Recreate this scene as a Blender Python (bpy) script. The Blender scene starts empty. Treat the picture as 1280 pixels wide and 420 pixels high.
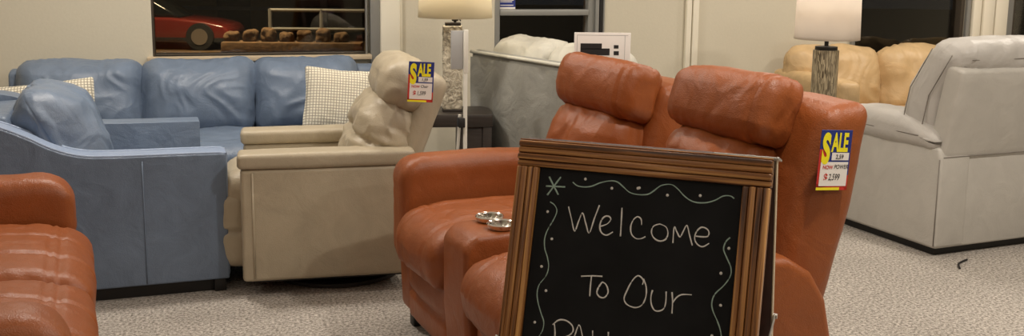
import bpy, bmesh, math, random
from math import sin, cos, pi, radians, exp, sqrt
from mathutils import Vector, Matrix, noise
random.seed(7)
SC = bpy.context.scene
COL = SC.collection

# ------------------------------------------------------------------ camera
FPX, PITCH, ROLL = 1281.0, math.atan(0.16), 0.012
cam_d = bpy.data.cameras.new('camera'); cam = bpy.data.objects.new('camera', cam_d); COL.objects.link(cam)
cam_d.sensor_fit = 'HORIZONTAL'; cam_d.sensor_width = 36.0
cam_d.lens = FPX / 1280 * 36.0
cam_d.shift_y = -(210 - 155) / 1280
cam_d.clip_start = 0.05; cam_d.clip_end = 200
cam.matrix_world = Matrix.Translation((0, 0, 1.45)) @ Matrix.Rotation(pi/2 - PITCH, 4, 'X') @ Matrix.Rotation(ROLL, 4, 'Z')
SC.camera = cam

# ------------------------------------------------------------------ world, lights, exposure
w = bpy.data.worlds.new('night'); SC.world = w; w.use_nodes = True
w.node_tree.nodes['Background'].inputs[0].default_value = (0.010, 0.012, 0.016, 1)
w.node_tree.nodes['Background'].inputs[1].default_value = 1.0
SC.view_settings.view_transform = 'Standard'; SC.view_settings.look = 'None'
SC.view_settings.exposure = -0.46; SC.view_settings.gamma = 1.0
SC.view_settings.use_curve_mapping = False

WARM = (1.0, 0.91, 0.80)
def area(name, loc, size, power, color=WARM, rot=(0, 0, 0), shape='DISK', spread=pi):
    l = bpy.data.lights.new(name, 'AREA'); l.shape = shape; l.size = size; l.energy = power; l.color = color; l.spread = spread
    o = bpy.data.objects.new(name, l); COL.objects.link(o); o.location = loc; o.rotation_euler = rot
    return o
def point(name, loc, power, color, radius=0.05):
    l = bpy.data.lights.new(name, 'POINT'); l.energy = power; l.color = color; l.shadow_soft_size = radius
    o = bpy.data.objects.new(name, l); COL.objects.link(o); o.location = loc
    return o
# rows of recessed ceiling lights over the sales floor
for (x, y, p) in ((-3.0, 2.6, 12), (-0.6, 1.2, 8), (2.9, 1.0, 34), (-1.6, 4.6, 54), (0.5, 4.2, 14), (3.3, 3.6, 56),
                  (-0.4, 5.2, 20), (1.8, 6.0, 28), (3.6, 6.2, 44), (-3.4, 5.2, 8), (1.9, -1.0, 34), (-2.2, -1.2, 14)):
    area('ceiling_downlight', (x, y, 2.76), 0.32, p)
area('ceiling_downlight', (1.25, 2.65, 2.76), 0.12, 48)
area('ceiling_panel_light', (0.5, 2.0, 2.75), 4.5, 14, (1.0, 0.92, 0.80), shape='SQUARE')

# ------------------------------------------------------------------ materials
def srgb(r, g, b):
    f = lambda c: (c/255/12.92) if c/255 <= 0.04045 else ((c/255+0.055)/1.055)**2.4
    return (f(r), f(g), f(b), 1)
def newmat(name):
    m = bpy.data.materials.new(name); m.use_nodes = True
    return m, m.node_tree, m.node_tree.nodes['Principled BSDF']
def surf(name, col, rough=0.6, metal=0.0, noise_scale=None, bump=0.0, var=0.0, spec=0.5, coords='Object', detail=4, stretch=(1, 1, 1), coat=0.0):
    m, nt, b = newmat(name)
    b.inputs['Base Color'].default_value = col; b.inputs['Roughness'].default_value = rough
    b.inputs['Metallic'].default_value = metal; b.inputs['Specular IOR Level'].default_value = spec
    b.inputs['Coat Weight'].default_value = coat
    if noise_scale:
        tc = nt.nodes.new('ShaderNodeTexCoord'); mp = nt.nodes.new('ShaderNodeMapping'); mp.inputs['Scale'].default_value = stretch
        nz = nt.nodes.new('ShaderNodeTexNoise'); nz.inputs['Scale'].default_value = noise_scale; nz.inputs['Detail'].default_value = detail
        nt.links.new(tc.outputs[coords], mp.inputs[0]); nt.links.new(mp.outputs[0], nz.inputs['Vector'])
        if bump:
            bp = nt.nodes.new('ShaderNodeBump'); bp.inputs['Strength'].default_value = 1.0; bp.inputs['Distance'].default_value = bump
            nt.links.new(nz.outputs[0], bp.inputs['Height']); nt.links.new(bp.outputs[0], b.inputs['Normal'])
        if var:
            rp = nt.nodes.new('ShaderNodeMapRange'); rp.inputs[1].default_value = 0.3; rp.inputs[2].default_value = 0.7
            rp.inputs[3].default_value = 1 - var; rp.inputs[4].default_value = 1 + var
            mx = nt.nodes.new('ShaderNodeVectorMath'); mx.operation = 'SCALE'; mx.inputs[0].default_value = col[:3]
            nt.links.new(nz.outputs[0], rp.inputs[0]); nt.links.new(rp.outputs[0], mx.inputs['Scale']); nt.links.new(mx.outputs[0], b.inputs['Base Color'])
    return m
def leather(name, col, rough=0.42, var=0.12, bump=0.010):
    """soft leather: fine grain, slow creases and slight mottling"""
    m, nt, b = newmat(name)
    b.inputs['Roughness'].default_value = rough; b.inputs['Specular IOR Level'].default_value = 0.45
    N = nt.nodes.new; L = nt.links.new
    tc = N('ShaderNodeTexCoord')
    n1 = N('ShaderNodeTexNoise'); n1.inputs['Scale'].default_value = 7; n1.inputs['Detail'].default_value = 6; n1.inputs['Distortion'].default_value = 1.2
    n2 = N('ShaderNodeTexVoronoi'); n2.inputs['Scale'].default_value = 260
    n3 = N('ShaderNodeTexNoise'); n3.inputs['Scale'].default_value = 22; n3.inputs['Detail'].default_value = 3
    for n in (n1, n2, n3): L(tc.outputs['Object'], n.inputs['Vector'])
    rp = N('ShaderNodeMapRange'); rp.inputs[1].default_value = 0.3; rp.inputs[2].default_value = 0.7; rp.inputs[3].default_value = 1-var; rp.inputs[4].default_value = 1+var
    mx = N('ShaderNodeVectorMath'); mx.operation = 'SCALE'; mx.inputs[0].default_value = col[:3]
    L(n1.outputs[0], rp.inputs[0]); L(rp.outputs[0], mx.inputs['Scale']); L(mx.outputs[0], b.inputs['Base Color'])
    b1 = N('ShaderNodeBump'); b1.inputs['Distance'].default_value = bump; b1.inputs['Strength'].default_value = 0.8
    b2 = N('ShaderNodeBump'); b2.inputs['Distance'].default_value = 0.0012; b2.inputs['Strength'].default_value = 0.5
    b3 = N('ShaderNodeBump'); b3.inputs['Distance'].default_value = 0.003; b3.inputs['Strength'].default_value = 0.6
    L(n1.outputs[0], b1.inputs['Height']); L(n3.outputs[0], b3.inputs['Height']); L(b1.outputs[0], b3.inputs['Normal'])
    L(n2.outputs['Distance'], b2.inputs['Height']); L(b3.outputs[0], b2.inputs['Normal']); L(b2.outputs[0], b.inputs['Normal'])
    return m
M = {}
M['rust'] = leather('rust_leather', srgb(144, 77, 35), 0.42, 0.07, 0.006)
M['blue'] = leather('blue_leather', srgb(110, 125, 146), 0.38, 0.10, 0.010)
M['blue_pipe'] = leather('pale_blue_piping', srgb(140, 156, 182), 0.4, 0.05, 0.002)
M['beige'] = leather('beige_leather', srgb(176, 164, 141), 0.42, 0.06, 0.006)
M['tan'] = leather('tan_leather', srgb(198, 168, 124), 0.42, 0.10, 0.010)
M['dove'] = leather('dove_grey_leather', srgb(184, 180, 172), 0.45, 0.05, 0.006)
M['dove_pale'] = leather('pale_grey_leather', srgb(186, 182, 176), 0.45, 0.05, 0.008)
M['sage'] = leather('grey_green_fabric', srgb(150, 149, 142), 0.6, 0.07, 0.010)
M['sage_pale'] = leather('pale_cushion_fabric', srgb(206, 203, 190), 0.6, 0.06, 0.010)
M['stitch_rust'] = surf('rust_stitching', srgb(205, 130, 85), 0.6)
M['stitch_dove'] = surf('grey_stitching', srgb(120, 114, 106), 0.6)
M['stitch_beige'] = surf('beige_stitching', srgb(150, 134, 108), 0.6)
M['dark'] = surf('black_base', (0.012, 0.011, 0.010, 1), 0.5)
M['void'] = surf('dark_mechanism', (0.02, 0.012, 0.008, 1), 0.7)
M['chrome'] = surf('chrome', (0.75, 0.72, 0.66, 1), 0.18, 1.0)
M['espresso'] = surf('espresso_wood', srgb(52, 46, 42), 0.42, noise_scale=6, stretch=(1, 1, 12), bump=0.001, var=0.2)
M['white'] = surf('white_paint', srgb(232, 228, 218), 0.5)
M['paper'] = surf('white_card', srgb(240, 234, 228), 0.7)
M['greyplastic'] = surf('grey_plastic', srgb(176, 176, 176), 0.35)
M['ink'] = surf('black_ink', (0.012, 0.010, 0.010, 1), 0.6)
M['wall'] = surf('beige_wall_paint', srgb(206, 199, 180), 0.9, noise_scale=60, bump=0.0006, var=0.015)
M['trimw'] = surf('cream_trim_paint', srgb(238, 232, 214), 0.5)
M['alu'] = surf('grey_window_metal', srgb(150, 150, 146), 0.38, 0.3)
M['aludark'] = surf('bronze_window_metal', srgb(84, 76, 66), 0.4, 0.3)
M['sill'] = surf('sill_paint', srgb(196, 178, 150), 0.5)
M['ceil'] = surf('ceiling_tile', srgb(225, 220, 210), 0.9)
M['chalkboard'] = surf('chalkboard_slate', (0.0075, 0.0075, 0.008, 1), 0.75, noise_scale=9, var=0.35, spec=0.2)
M['chalk'] = surf('white_chalk', srgb(214, 210, 204), 0.95, noise_scale=900, var=0.25)
M['chalkgreen'] = surf('pale_green_chalk', srgb(150, 172, 160), 0.95, noise_scale=900, var=0.25)
M['steel'] = surf('brushed_steel', (0.55, 0.53, 0.50, 1), 0.38, 0.9)
M['tagyellow'] = surf('tag_yellow', srgb(250, 236, 40), 0.4)
M['tagred'] = surf('tag_red', srgb(200, 50, 40), 0.5)
M['tagblue'] = surf('tag_blue', srgb(38, 52, 130), 0.45)

def carpet():
    m, nt, b = newmat('speckled_carpet'); N = nt.nodes.new; L = nt.links.new
    b.inputs['Roughness'].default_value = 0.95; b.inputs['Specular IOR Level'].default_value = 0.1
    tc = N('ShaderNodeTexCoord')
    n1 = N('ShaderNodeTexNoise'); n1.inputs['Scale'].default_value = 80; n1.inputs['Detail'].default_value = 5; n1.inputs['Roughness'].default_value = 0.75
    n2 = N('ShaderNodeTexNoise'); n2.inputs['Scale'].default_value = 2.0; n2.inputs['Detail'].default_value = 3
    L(tc.outputs['Object'], n1.inputs['Vector']); L(tc.outputs['Object'], n2.inputs['Vector'])
    cr = N('ShaderNodeValToRGB'); e = cr.color_ramp.elements
    e[0].position = 0.36; e[0].color = srgb(102, 95, 87); e[1].position = 0.64; e[1].color = srgb(224, 216, 206)
    L(n1.outputs[0], cr.inputs[0])
    rp = N('ShaderNodeMapRange'); rp.inputs[3].default_value = 0.80; rp.inputs[4].default_value = 1.14; L(n2.outputs[0], rp.inputs[0])
    mx = N('ShaderNodeVectorMath'); mx.operation = 'SCALE'; L(cr.outputs[0], mx.inputs[0]); L(rp.outputs[0], mx.inputs['Scale']); L(mx.outputs[0], b.inputs['Base Color'])
    bp = N('ShaderNodeBump'); bp.inputs['Distance'].default_value = 0.006; L(n1.outputs[0], bp.inputs['Height']); L(bp.outputs[0], b.inputs['Normal'])
    return m
M['carpet'] = carpet()
def burnt_wood(name, axis, dark, mid, light):
    """scorched pine: streaks that run along one axis"""
    m, nt, b = newmat(name); N = nt.nodes.new; L = nt.links.new
    b.inputs['Roughness'].default_value = 0.38
    tc = N('ShaderNodeTexCoord'); mp = N('ShaderNodeMapping')
    s = [90, 90, 90]; s[axis] = 2.2; mp.inputs['Scale'].default_value = s
    nz = N('ShaderNodeTexNoise'); nz.inputs['Scale'].default_value = 1.0; nz.inputs['Detail'].default_value = 5; nz.inputs['Distortion'].default_value = 0.6
    L(tc.outputs['Object'], mp.inputs[0]); L(mp.outputs[0], nz.inputs['Vector'])
    cr = N('ShaderNodeValToRGB'); e = cr.color_ramp.elements
    e[0].position = 0.34; e[0].color = dark; e[1].position = 0.68; e[1].color = light
    x = e.new(0.5); x.color = mid
    L(nz.outputs[0], cr.inputs[0]); L(cr.outputs[0], b.inputs['Base Color'])
    bp = N('ShaderNodeBump'); bp.inputs['Distance'].default_value = 0.0015; L(nz.outputs[0], bp.inputs['Height']); L(bp.outputs[0], b.inputs['Normal'])
    return m
M['wood_v'] = burnt_wood('burnt_wood_upright', 2, srgb(62, 34, 14), srgb(142, 92, 48), srgb(196, 144, 84))
M['wood_h'] = burnt_wood('burnt_wood_rail', 0, srgb(58, 32, 14), srgb(138, 88, 44), srgb(200, 148, 88))
M['wood_dark'] = surf('dark_back_leaf', srgb(58, 28, 18), 0.5, noise_scale=8, stretch=(8, 8, 1), var=0.25)
def shade_mat(name, col, emit):
    m, nt, b = newmat(name); N = nt.nodes.new; L = nt.links.new
    out = nt.nodes['Material Output']
    b.inputs['Base Color'].default_value = col; b.inputs['Roughness'].default_value = 0.9
    tr = N('ShaderNodeBsdfTranslucent'); tr.inputs[0].default_value = col
    mx = N('ShaderNodeMixShader'); mx.inputs[0].default_value = 0.6
    tc = N('ShaderNodeTexCoord'); nz = N('ShaderNodeTexNoise'); nz.inputs['Scale'].default_value = 300
    bp = N('ShaderNodeBump'); bp.inputs['Distance'].default_value = 0.001
    L(tc.outputs['Object'], nz.inputs['Vector']); L(nz.outputs[0], bp.inputs['Height']); L(bp.outputs[0], b.inputs['Normal'])
    L(b.outputs[0], mx.inputs[1]); L(tr.outputs[0], mx.inputs[2]); L(mx.outputs[0], out.inputs[0])
    return m
M['shade'] = shade_mat('linen_lampshade', srgb(240, 232, 212), 0)
def glass():
    m, nt, b = newmat('window_glass'); N = nt.nodes.new; L = nt.links.new
    out = nt.nodes['Material Output']
    t = N('ShaderNodeBsdfTransparent'); t.inputs[0].default_value = (0.80, 0.80, 0.78, 1)
    g = N('ShaderNodeBsdfGlossy'); g.inputs['Roughness'].default_value = 0.02; g.inputs[0].default_value = (0.9, 0.9, 0.9, 1)
    fr = N('ShaderNodeFresnel'); fr.inputs[0].default_value = 1.5
    mx = N('ShaderNodeMixShader'); L(fr.outputs[0], mx.inputs[0]); L(t.outputs[0], mx.inputs[1]); L(g.outputs[0], mx.inputs[2]); L(mx.outputs[0], out.inputs[0])
    return m
M['glass'] = glass()
def stone():
    m, nt, b = newmat('carved_stone'); N = nt.nodes.new; L = nt.links.new
    b.inputs['Roughness'].default_value = 0.7
    tc = N('ShaderNodeTexCoord'); v = N('ShaderNodeTexVoronoi'); v.inputs['Scale'].default_value = 34; v.feature = 'SMOOTH_F1'
    nz = N('ShaderNodeTexNoise'); nz.inputs['Scale'].default_value = 30; nz.inputs['Distortion'].default_value = 1.6
    L(tc.outputs['Object'], v.inputs['Vector']); L(tc.outputs['Object'], nz.inputs['Vector'])
    cr = N('ShaderNodeValToRGB'); cr.color_ramp.elements[0].color = srgb(150, 140, 122); cr.color_ramp.elements[1].color = srgb(206, 196, 174)
    cr.color_ramp.elements[0].position = 0.35; cr.color_ramp.elements[1].position = 0.62
    L(nz.outputs[0], cr.inputs[0]); L(cr.outputs[0], b.inputs['Base Color'])
    bp = N('ShaderNodeBump'); bp.inputs['Distance'].default_value = 0.012; L(nz.outputs[0], bp.inputs['Height'])
    L(bp.outputs[0], b.inputs['Normal'])
    return m
M['stone'] = stone()
def mosaic():
    m, nt, b = newmat('streaked_shell_mosaic'); N = nt.nodes.new; L = nt.links.new
    b.inputs['Roughness'].default_value = 0.35
    tc = N('ShaderNodeTexCoord'); mp = N('ShaderNodeMapping'); mp.inputs['Scale'].default_value = (190, 190, 26)
    v = N('ShaderNodeTexVoronoi'); v.inputs['Scale'].default_value = 1.0
    L(tc.outputs['Object'], mp.inputs[0]); L(mp.outputs[0], v.inputs['Vector'])
    cr = N('ShaderNodeValToRGB'); cr.color_ramp.elements[0].color = srgb(80, 68, 50); cr.color_ramp.elements[1].color = srgb(178, 164, 134)
    sp = N('ShaderNodeSeparateColor'); L(v.outputs['Color'], sp.inputs[0]); L(sp.outputs[0], cr.inputs[0]); L(cr.outputs[0], b.inputs['Base Color'])
    bp = N('ShaderNodeBump'); bp.inputs['Distance'].default_value = 0.002; L(v.outputs['Distance'], bp.inputs['Height']); L(bp.outputs[0], b.inputs['Normal'])
    return m
M['mosaic'] = mosaic()
def waffle():
    m, nt, b = newmat('waffle_weave'); N = nt.nodes.new; L = nt.links.new
    b.inputs['Roughness'].default_value = 0.95
    tc = N('ShaderNodeTexCoord'); br = N('ShaderNodeTexBrick'); br.offset = 0.0
    br.inputs['Scale'].default_value = 1; br.inputs['Brick Width'].default_value = 0.0155; br.inputs['Row Height'].default_value = 0.0155
    br.inputs['Mortar Size'].default_value = 0.0022; br.inputs['Mortar Smooth'].default_value = 0.4
    br.inputs['Color1'].default_value = srgb(240, 234, 216); br.inputs['Color2'].default_value = srgb(232, 225, 206); br.inputs['Mortar'].default_value = srgb(168, 160, 144)
    sp = N('ShaderNodeSeparateXYZ'); cb = N('ShaderNodeCombineXYZ')
    L(tc.outputs['Object'], sp.inputs[0]); L(sp.outputs[0], cb.inputs[0]); L(sp.outputs[2], cb.inputs[1]); L(cb.outputs[0], br.inputs['Vector'])
    L(br.outputs['Color'], b.inputs['Base Color'])
    bp = N('ShaderNodeBump'); bp.invert = True; bp.inputs['Distance'].default_value = 0.006; L(br.outputs['Fac'], bp.inputs['Height']); L(bp.outputs[0], b.inputs['Normal'])
    return m
M['waffle'] = waffle()

# ------------------------------------------------------------------ mesh helpers
def link(name, verts, faces, mat, parent=None, smooth=True, mats=None, fmat=None):
    me = bpy.data.meshes.new(name); me.from_pydata([tuple(v) for v in verts], [], faces); me.update()
    bm = bmesh.new(); bm.from_mesh(me); bmesh.ops.recalc_face_normals(bm, faces=bm.faces); bm.to_mesh(me); bm.free()
    for m in (mats or [mat]): me.materials.append(m)
    if fmat:
        for p, i in zip(me.polygons, fmat): p.material_index = i
    if smooth:
        me.polygons.foreach_set('use_smooth', [True]*len(me.polygons))
    o = bpy.data.objects.new(name, me); COL.objects.link(o)
    if parent: o.parent = parent
    return o
def thing(name, label, cat, loc=(0, 0, 0), rz=0.0, group=None):
    o = bpy.data.objects.new(name, None); COL.objects.link(o); o.empty_display_size = 0.1
    o.location = loc; o.rotation_euler = (0, 0, rz); o['label'] = label; o['category'] = cat
    if group: o['group'] = group
    return o
def tag(o, label, cat, group=None, loc=None, rz=None, rot=None):
    o['label'] = label; o['category'] = cat
    if group: o['group'] = group
    if loc is not None: o.location = loc
    if rz is not None: o.rotation_euler = (0, 0, rz)
    if rot is not None: o.rotation_euler = rot
    return o
class MB:
    """collects simple solids into one mesh"""
    def __init__(s): s.v = []; s.f = []; s.m = []
    def add(s, v, f, mi=0):
        b = len(s.v); s.v += [tuple(q) for q in v]; s.f += [tuple(i+b for i in q) for q in f]; s.m += [mi]*len(f)
    def box(s, x0, x1, y0, y1, z0, z1, mi=0, bev=0.0, seg=2):
        if bev <= 0:
            v = [(x, y, z) for x in (x0, x1) for y in (y0, y1) for z in (z0, z1)]
            s.add(v, [(0, 1, 3, 2), (4, 6, 7, 5), (0, 4, 5, 1), (2, 3, 7, 6), (0, 2, 6, 4), (1, 5, 7, 3)], mi); return
        bm = bmesh.new(); bmesh.ops.create_cube(bm, size=1)
        for q in bm.verts: q.co = Vector(((x0+x1)/2+q.co.x*(x1-x0), (y0+y1)/2+q.co.y*(y1-y0), (z0+z1)/2+q.co.z*(z1-z0)))
        bmesh.ops.bevel(bm, geom=bm.edges[:], offset=bev, segments=seg, affect='EDGES', profile=0.5)
        s.bm(bm, mi)
    def bm(s, bm, mi=0):
        bm.verts.index_update(); s.add([q.co[:] for q in bm.verts], [[q.index for q in f.verts] for f in bm.faces], mi); bm.free()
    def tube(s, pts, r, n=8, mi=0, closed=False, flat=1.0, up=None):
        pts = [Vector(p) for p in pts]; k = len(pts); rings = []
        for i, p in enumerate(pts):
            a = pts[(i-1) % k] if (closed or i > 0) else p
            c = pts[(i+1) % k] if (closed or i < k-1) else p
            t = (c-a).normalized(); u = Vector(up) if up else (Vector((0, 0, 1)) if abs(t.z) < 0.9 else Vector((1, 0, 0)))
            e1 = t.cross(u).normalized(); e2 = e1.cross(t).normalized()
            rr = r[i] if isinstance(r, (list, tuple)) else r
            rings.append([p+e1*cos(2*pi*j/n)*rr+e2*sin(2*pi*j/n)*rr*flat for j in range(n)])
        v = [q for g in rings for q in g]; f = []
        for i in range(k if closed else k-1):
            i2 = (i+1) % k
            for j in range(n): f.append((i*n+j, i*n+(j+1) % n, i2*n+(j+1) % n, i2*n+j))
        if not closed: f += [tuple(range(n))[::-1], tuple((k-1)*n+j for j in range(n))]
        s.add(v, f, mi)
    def lathe(s, prof, cx=0, cy=0, n=32, mi=0):
        v = []; f = []; k = len(prof)
        for (r, z) in prof: v += [(cx+r*cos(2*pi*j/n), cy+r*sin(2*pi*j/n), z) for j in range(n)]
        for i in range(k-1):
            for j in range(n): f.append((i*n+j, i*n+(j+1) % n, (i+1)*n+(j+1) % n, (i+1)*n+j))
        if prof[0][0] > 1e-6: f.append(tuple(range(n)))
        if prof[-1][0] > 1e-6: f.append(tuple((k-1)*n+j for j in range(n)))
        s.add(v, f, mi)
    def prism(s, prof, x0, x1, bev=0.0, seg=3, mi=0, axis='x'):
        """prof: (y, z) outline swept along x"""
        bm = bmesh.new(); A = [bm.verts.new((x0, y, z)) for y, z in prof]; B = [bm.verts.new((x1, y, z)) for y, z in prof]
        bm.faces.new(A[::-1]); bm.faces.new(B); n = len(prof)
        for i in range(n): bm.faces.new((A[i], A[(i+1) % n], B[(i+1) % n], B[i]))
        bm.normal_update()
        if bev:
            ed = [e for e in bm.edges if e.calc_face_angle(0) > 0.6]
            bmesh.ops.bevel(bm, geom=ed, offset=bev, segments=seg, affect='EDGES', profile=0.5, clamp_overlap=True)
        if axis == 'y':
            for q in bm.verts: q.co = Vector((q.co.y, q.co.x, q.co.z))
        s.bm(bm, mi)
    def build(s, name, mat, parent=None, smooth=False):
        if isinstance(mat, (list, tuple)): o = link(name, s.v, s.f, None, parent, smooth, mats=mat, fmat=s.m)
        else: o = link(name, s.v, s.f, mat, parent, smooth)
        if not smooth: smooth_by_angle(o)
        return o
def smooth_by_angle(o, ang=35):
    me = o.data; me.polygons.foreach_set('use_smooth', [True]*len(me.polygons))
    bm = bmesh.new(); bm.from_mesh(me)
    for e in bm.edges:
        if len(e.link_faces) == 2 and e.calc_face_angle(0) > radians(ang): e.smooth = False
    bm.to_mesh(me); bm.free(); return o
def soft(x0, x1, y0, y1, z0, z1, r, n=22, puff=(0, 0, 0), wr=0.0, wf=5.0, warp=None, grooves=(), seed=0, edge=4, tufts=()):
    """upholstered block: rounded box with puffed faces, sewn-in grooves and wrinkles; returns verts, faces"""
    hx, hy, hz = (x1-x0)/2, (y1-y0)/2, (z1-z0)/2; c = Vector(((x0+x1)/2, (y0+y1)/2, (z0+z1)/2))
    r = min(r, hx*0.98, hy*0.98, hz*0.98); H = (hx, hy, hz)
    def ticks(h, m):
        inner = h-r
        t = [-h + r*(1-cos(pi/2*i/edge)) for i in range(edge)] if r > 0 else []
        t += [-inner + 2*inner*i/m for i in range(m+1)]
        t += [h - r*(1-cos(pi/2*i/edge)) for i in range(edge)][::-1]
        return t
    mx = max(H); T = [ticks(h, max(3, int(round(n*h/mx)))) for h in H]
    vid = {}; V = []; F = []
    def vert(p):
        k = (round(p[0], 5), round(p[1], 5), round(p[2], 5))
        if k not in vid: vid[k] = len(V); V.append(Vector(p))
        return vid[k]
    for ax in range(3):
        b, d = (ax+1) % 3, (ax+2) % 3
        for sg in (-1, 1):
            for i in range(len(T[b])-1):
                for j in range(len(T[d])-1):
                    q = []
                    for (ii, jj) in ((i, j), (i+1, j), (i+1, j+1), (i, j+1)):
                        p = [0, 0, 0]; p[ax] = sg*H[ax]; p[b] = T[b][ii]; p[d] = T[d][jj]; q.append(vert(p))
                    F.append(tuple(q if sg > 0 else q[::-1]))
    out = []
    for p in V:
        q = Vector([max(-(h-r), min(h-r, a)) for a, h in zip(p, H)]); dv = p-q
        nrm = dv.normalized() if dv.length > 1e-9 else Vector((0, 0, 1))
        s = q+nrm*r
        u = [max(-1, min(1, a/h)) for a, h in zip(s, H)]
        for ax in range(3):
            if puff[ax]:
                b, d = (ax+1) % 3, (ax+2) % 3
                s[ax] += puff[ax]*nrm[ax]*((1-u[b]**2)*(1-u[d]**2))**0.6 if abs(nrm[ax]) > 0 else 0
        wpt = s+c
        for (ax, val, wd, dp) in grooves:
            g = exp(-((wpt[ax]-val)/wd)**2)*dp
            wpt = wpt-nrm*g
        for (tx, tz, wd, dp) in tufts:
            if nrm.y < 0.2: wpt = wpt+Vector((0, 1, 0))*dp*exp(-(((wpt.x-tx)**2+(wpt.z-tz)**2)/wd**2))
        if wr:
            a = noise.noise(Vector((wpt.x*wf+seed*3.1, wpt.y*wf, wpt.z*wf)))
            b_ = noise.noise(Vector((wpt.x*wf*2.6+a*2+seed, wpt.y*wf*2.6, wpt.z*wf*1.4)))
            wpt = wpt+nrm*wr*(a*1.0+(0.5-abs(b_))*0.9)
        if warp: wpt = Vector(warp(wpt))
        out.append(wpt)
    return out, F
def soft_obj(name, mat, parent, *a, **k):
    v, f = soft(*a, **k); return link(name, v, f, mat, parent, True)
def lean(y0, z0, ang, bulge=0.0):
    """tilts a block backwards about the line y=y0, z=z0"""
    ca, sa = cos(ang), sin(ang)
    def w_(p):
        y, z = p.y-y0, p.z-z0
        return (p.x, y0+y*ca+z*sa, z0-y*sa+z*ca)
    return w_
def rot_profile(pts, y0, z0, ang):
    ca, sa = cos(ang), sin(ang)
    return [(y0+(y-y0)*ca+(z-z0)*sa, z0-(y-y0)*sa+(z-z0)*ca) for y, z in pts]
def curve_pts(pts, n=8, closed=False):
    """Catmull-Rom through the points"""
    P = [Vector(p) for p in pts]; k = len(P); out = []
    for i in range(k if closed else k-1):
        p0 = P[(i-1) % k] if (closed or i > 0) else P[i]; p1 = P[i]; p2 = P[(i+1) % k]; p3 = P[(i+2) % k] if (closed or i+2 < k) else P[(i+1) % k]
        for j in range(n):
            t = j/n
            out.append(0.5*((2*p1)+(p2-p0)*t+(2*p0-5*p1+4*p2-p3)*t*t+(3*p1-p0-3*p2+p3)*t**3))
    if not closed: out.append(P[-1])
    return out
def stitch(parent, mat, lines, r=0.0022, name='stitching'):
    b = MB()
    for l in lines: b.tube(l, r, 5)
    return b.build(name, mat, parent, True)

# ------------------------------------------------------------------ the room (wall frame: x along the window wall, +y outside)
WO, WR = (-2.74, 5.83, 0.0), math.atan2(0.2670, 0.9637)
def struct(o):
    o['kind'] = 'structure'; return o
def wallobj(name, b, mat, smooth=False):
    o = b.build(name, mat, None, smooth); o.location = WO; o.rotation_euler = (0, 0, WR); return struct(o)
CZ = 2.8
b = MB(); b.box(-2.6, 9.6, -11.5, 0.14, -0.1, 0.0); wallobj('floor', b, M['carpet'])
b = MB(); b.box(-2.6, 9.6, -11.5, 0.14, CZ, CZ+0.1); wallobj('ceiling', b, M['ceil'])
OPEN = ((0.65, 1.91, 0.865, 2.35), (2.72, 3.40, 0.45, 2.30), (5.338, 6.25, 0.62, 2.35), (6.66, 8.3, 0.62, 2.35))
b = MB(); e = -2.6
for (s0, s1, z0, z1) in OPEN:
    b.box(e, s0, 0, 0.12, 0, CZ); b.box(s0, s1, 0, 0.12, 0, z0); b.box(s0, s1, 0, 0.12, z1, CZ); e = s1
b.box(e, 9.6, 0, 0.12, 0, CZ)
wallobj('wall_back', b, M['wall'])
b = MB(); b.box(-2.72, -2.6, -11.5, 0.12, 0, CZ); wallobj('wall_left', b, M['wall'])
b = MB(); b.box(9.6, 9.72, -11.5, 0.12, 0, CZ); wallobj('wall_right', b, M['wall'])
b = MB(); b.box(-2.6, 9.6, -11.62, -11.5, 0, CZ); wallobj('wall_front', b, M['wall'])
# window frames, panes and sills
def window(name, s0, s1, z0, z1, fl, fr, fb, matf, mids=(), bars=()):
    b = MB(); y0, y1 = 0.0, 0.10
    b.box(s0, s0+fl, y0, y1, z0, z1, bev=0.004); b.box(s1-fr, s1, y0, y1, z0, z1, bev=0.004)
    b.box(s0+fl, s1-fr, y0+0.02, y1, z0, z0+fb, bev=0.003); b.box(s0+fl, s1-fr, y0+0.02, y1, z1-0.05, z1, bev=0.003)
    for m in mids: b.box(s0+fl, s1-fr, y0-0.01, y1, m-0.019, m+0.019, bev=0.004)
    for (m, h_) in bars: b.box(m-h_, m+h_, y0+0.03, y1, z0, z1, bev=0.003)
    o = wallobj(name, b, matf)
    g = MB(); g.box(s0+fl*0.5, s1-fr*0.5, 0.060, 0.066, z0+0.005, z1-0.02)
    p = g.build('pane', M['glass'], o)
    return o
window('window_1', 0.65, 1.99, 0.865, 2.35, 0.012, 0.085, 0.012, M['aludark'])
window('window_2', 2.72, 3.40, 0.45, 2.30, 0.035, 0.05, 0.05, M['alu'], mids=(1.118,))
window('window_3', 5.338, 6.25, 0.62, 2.35, 0.012, 0.03, 0.03, M['aludark'])
window('window_4', 6.66, 8.3, 0.62, 2.35, 0.03, 0.03, 0.03, M['aludark'])
b = MB(); b.box(0.62, 1.93, -0.05, 0.03, 0.835, 0.865, bev=0.005); wallobj('trim_1', b, M['sill'])
b = MB(); b.box(1.985, 2.105, -0.05, 0.0, 0, CZ, bev=0.006); b.box(2.105, 2.125, -0.02, 0.0, 0, CZ, bev=0.004); wallobj('trim_2', b, M['trimw'])
b = MB(); b.box(1.925, 1.985, -0.02, 0.0, 0, CZ, bev=0.004); b.box(1.895, 1.905, -0.03, 0.0, 0.865, 2.35, bev=0.002); wallobj('trim_3', b, M['alu'])
b = MB(); b.box(3.395, 3.42, -0.02, 0.0, 0, 2.4, bev=0.003); b.box(3.45, 3.462, -0.012, 0.0, 0, CZ, bev=0.003); wallobj('trim_4', b, M['alu'])
b = MB(); b.box(3.424, 3.447, -0.02, 0.0, 0, CZ, bev=0.002); wallobj('trim_5', b, M['dark'])
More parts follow.
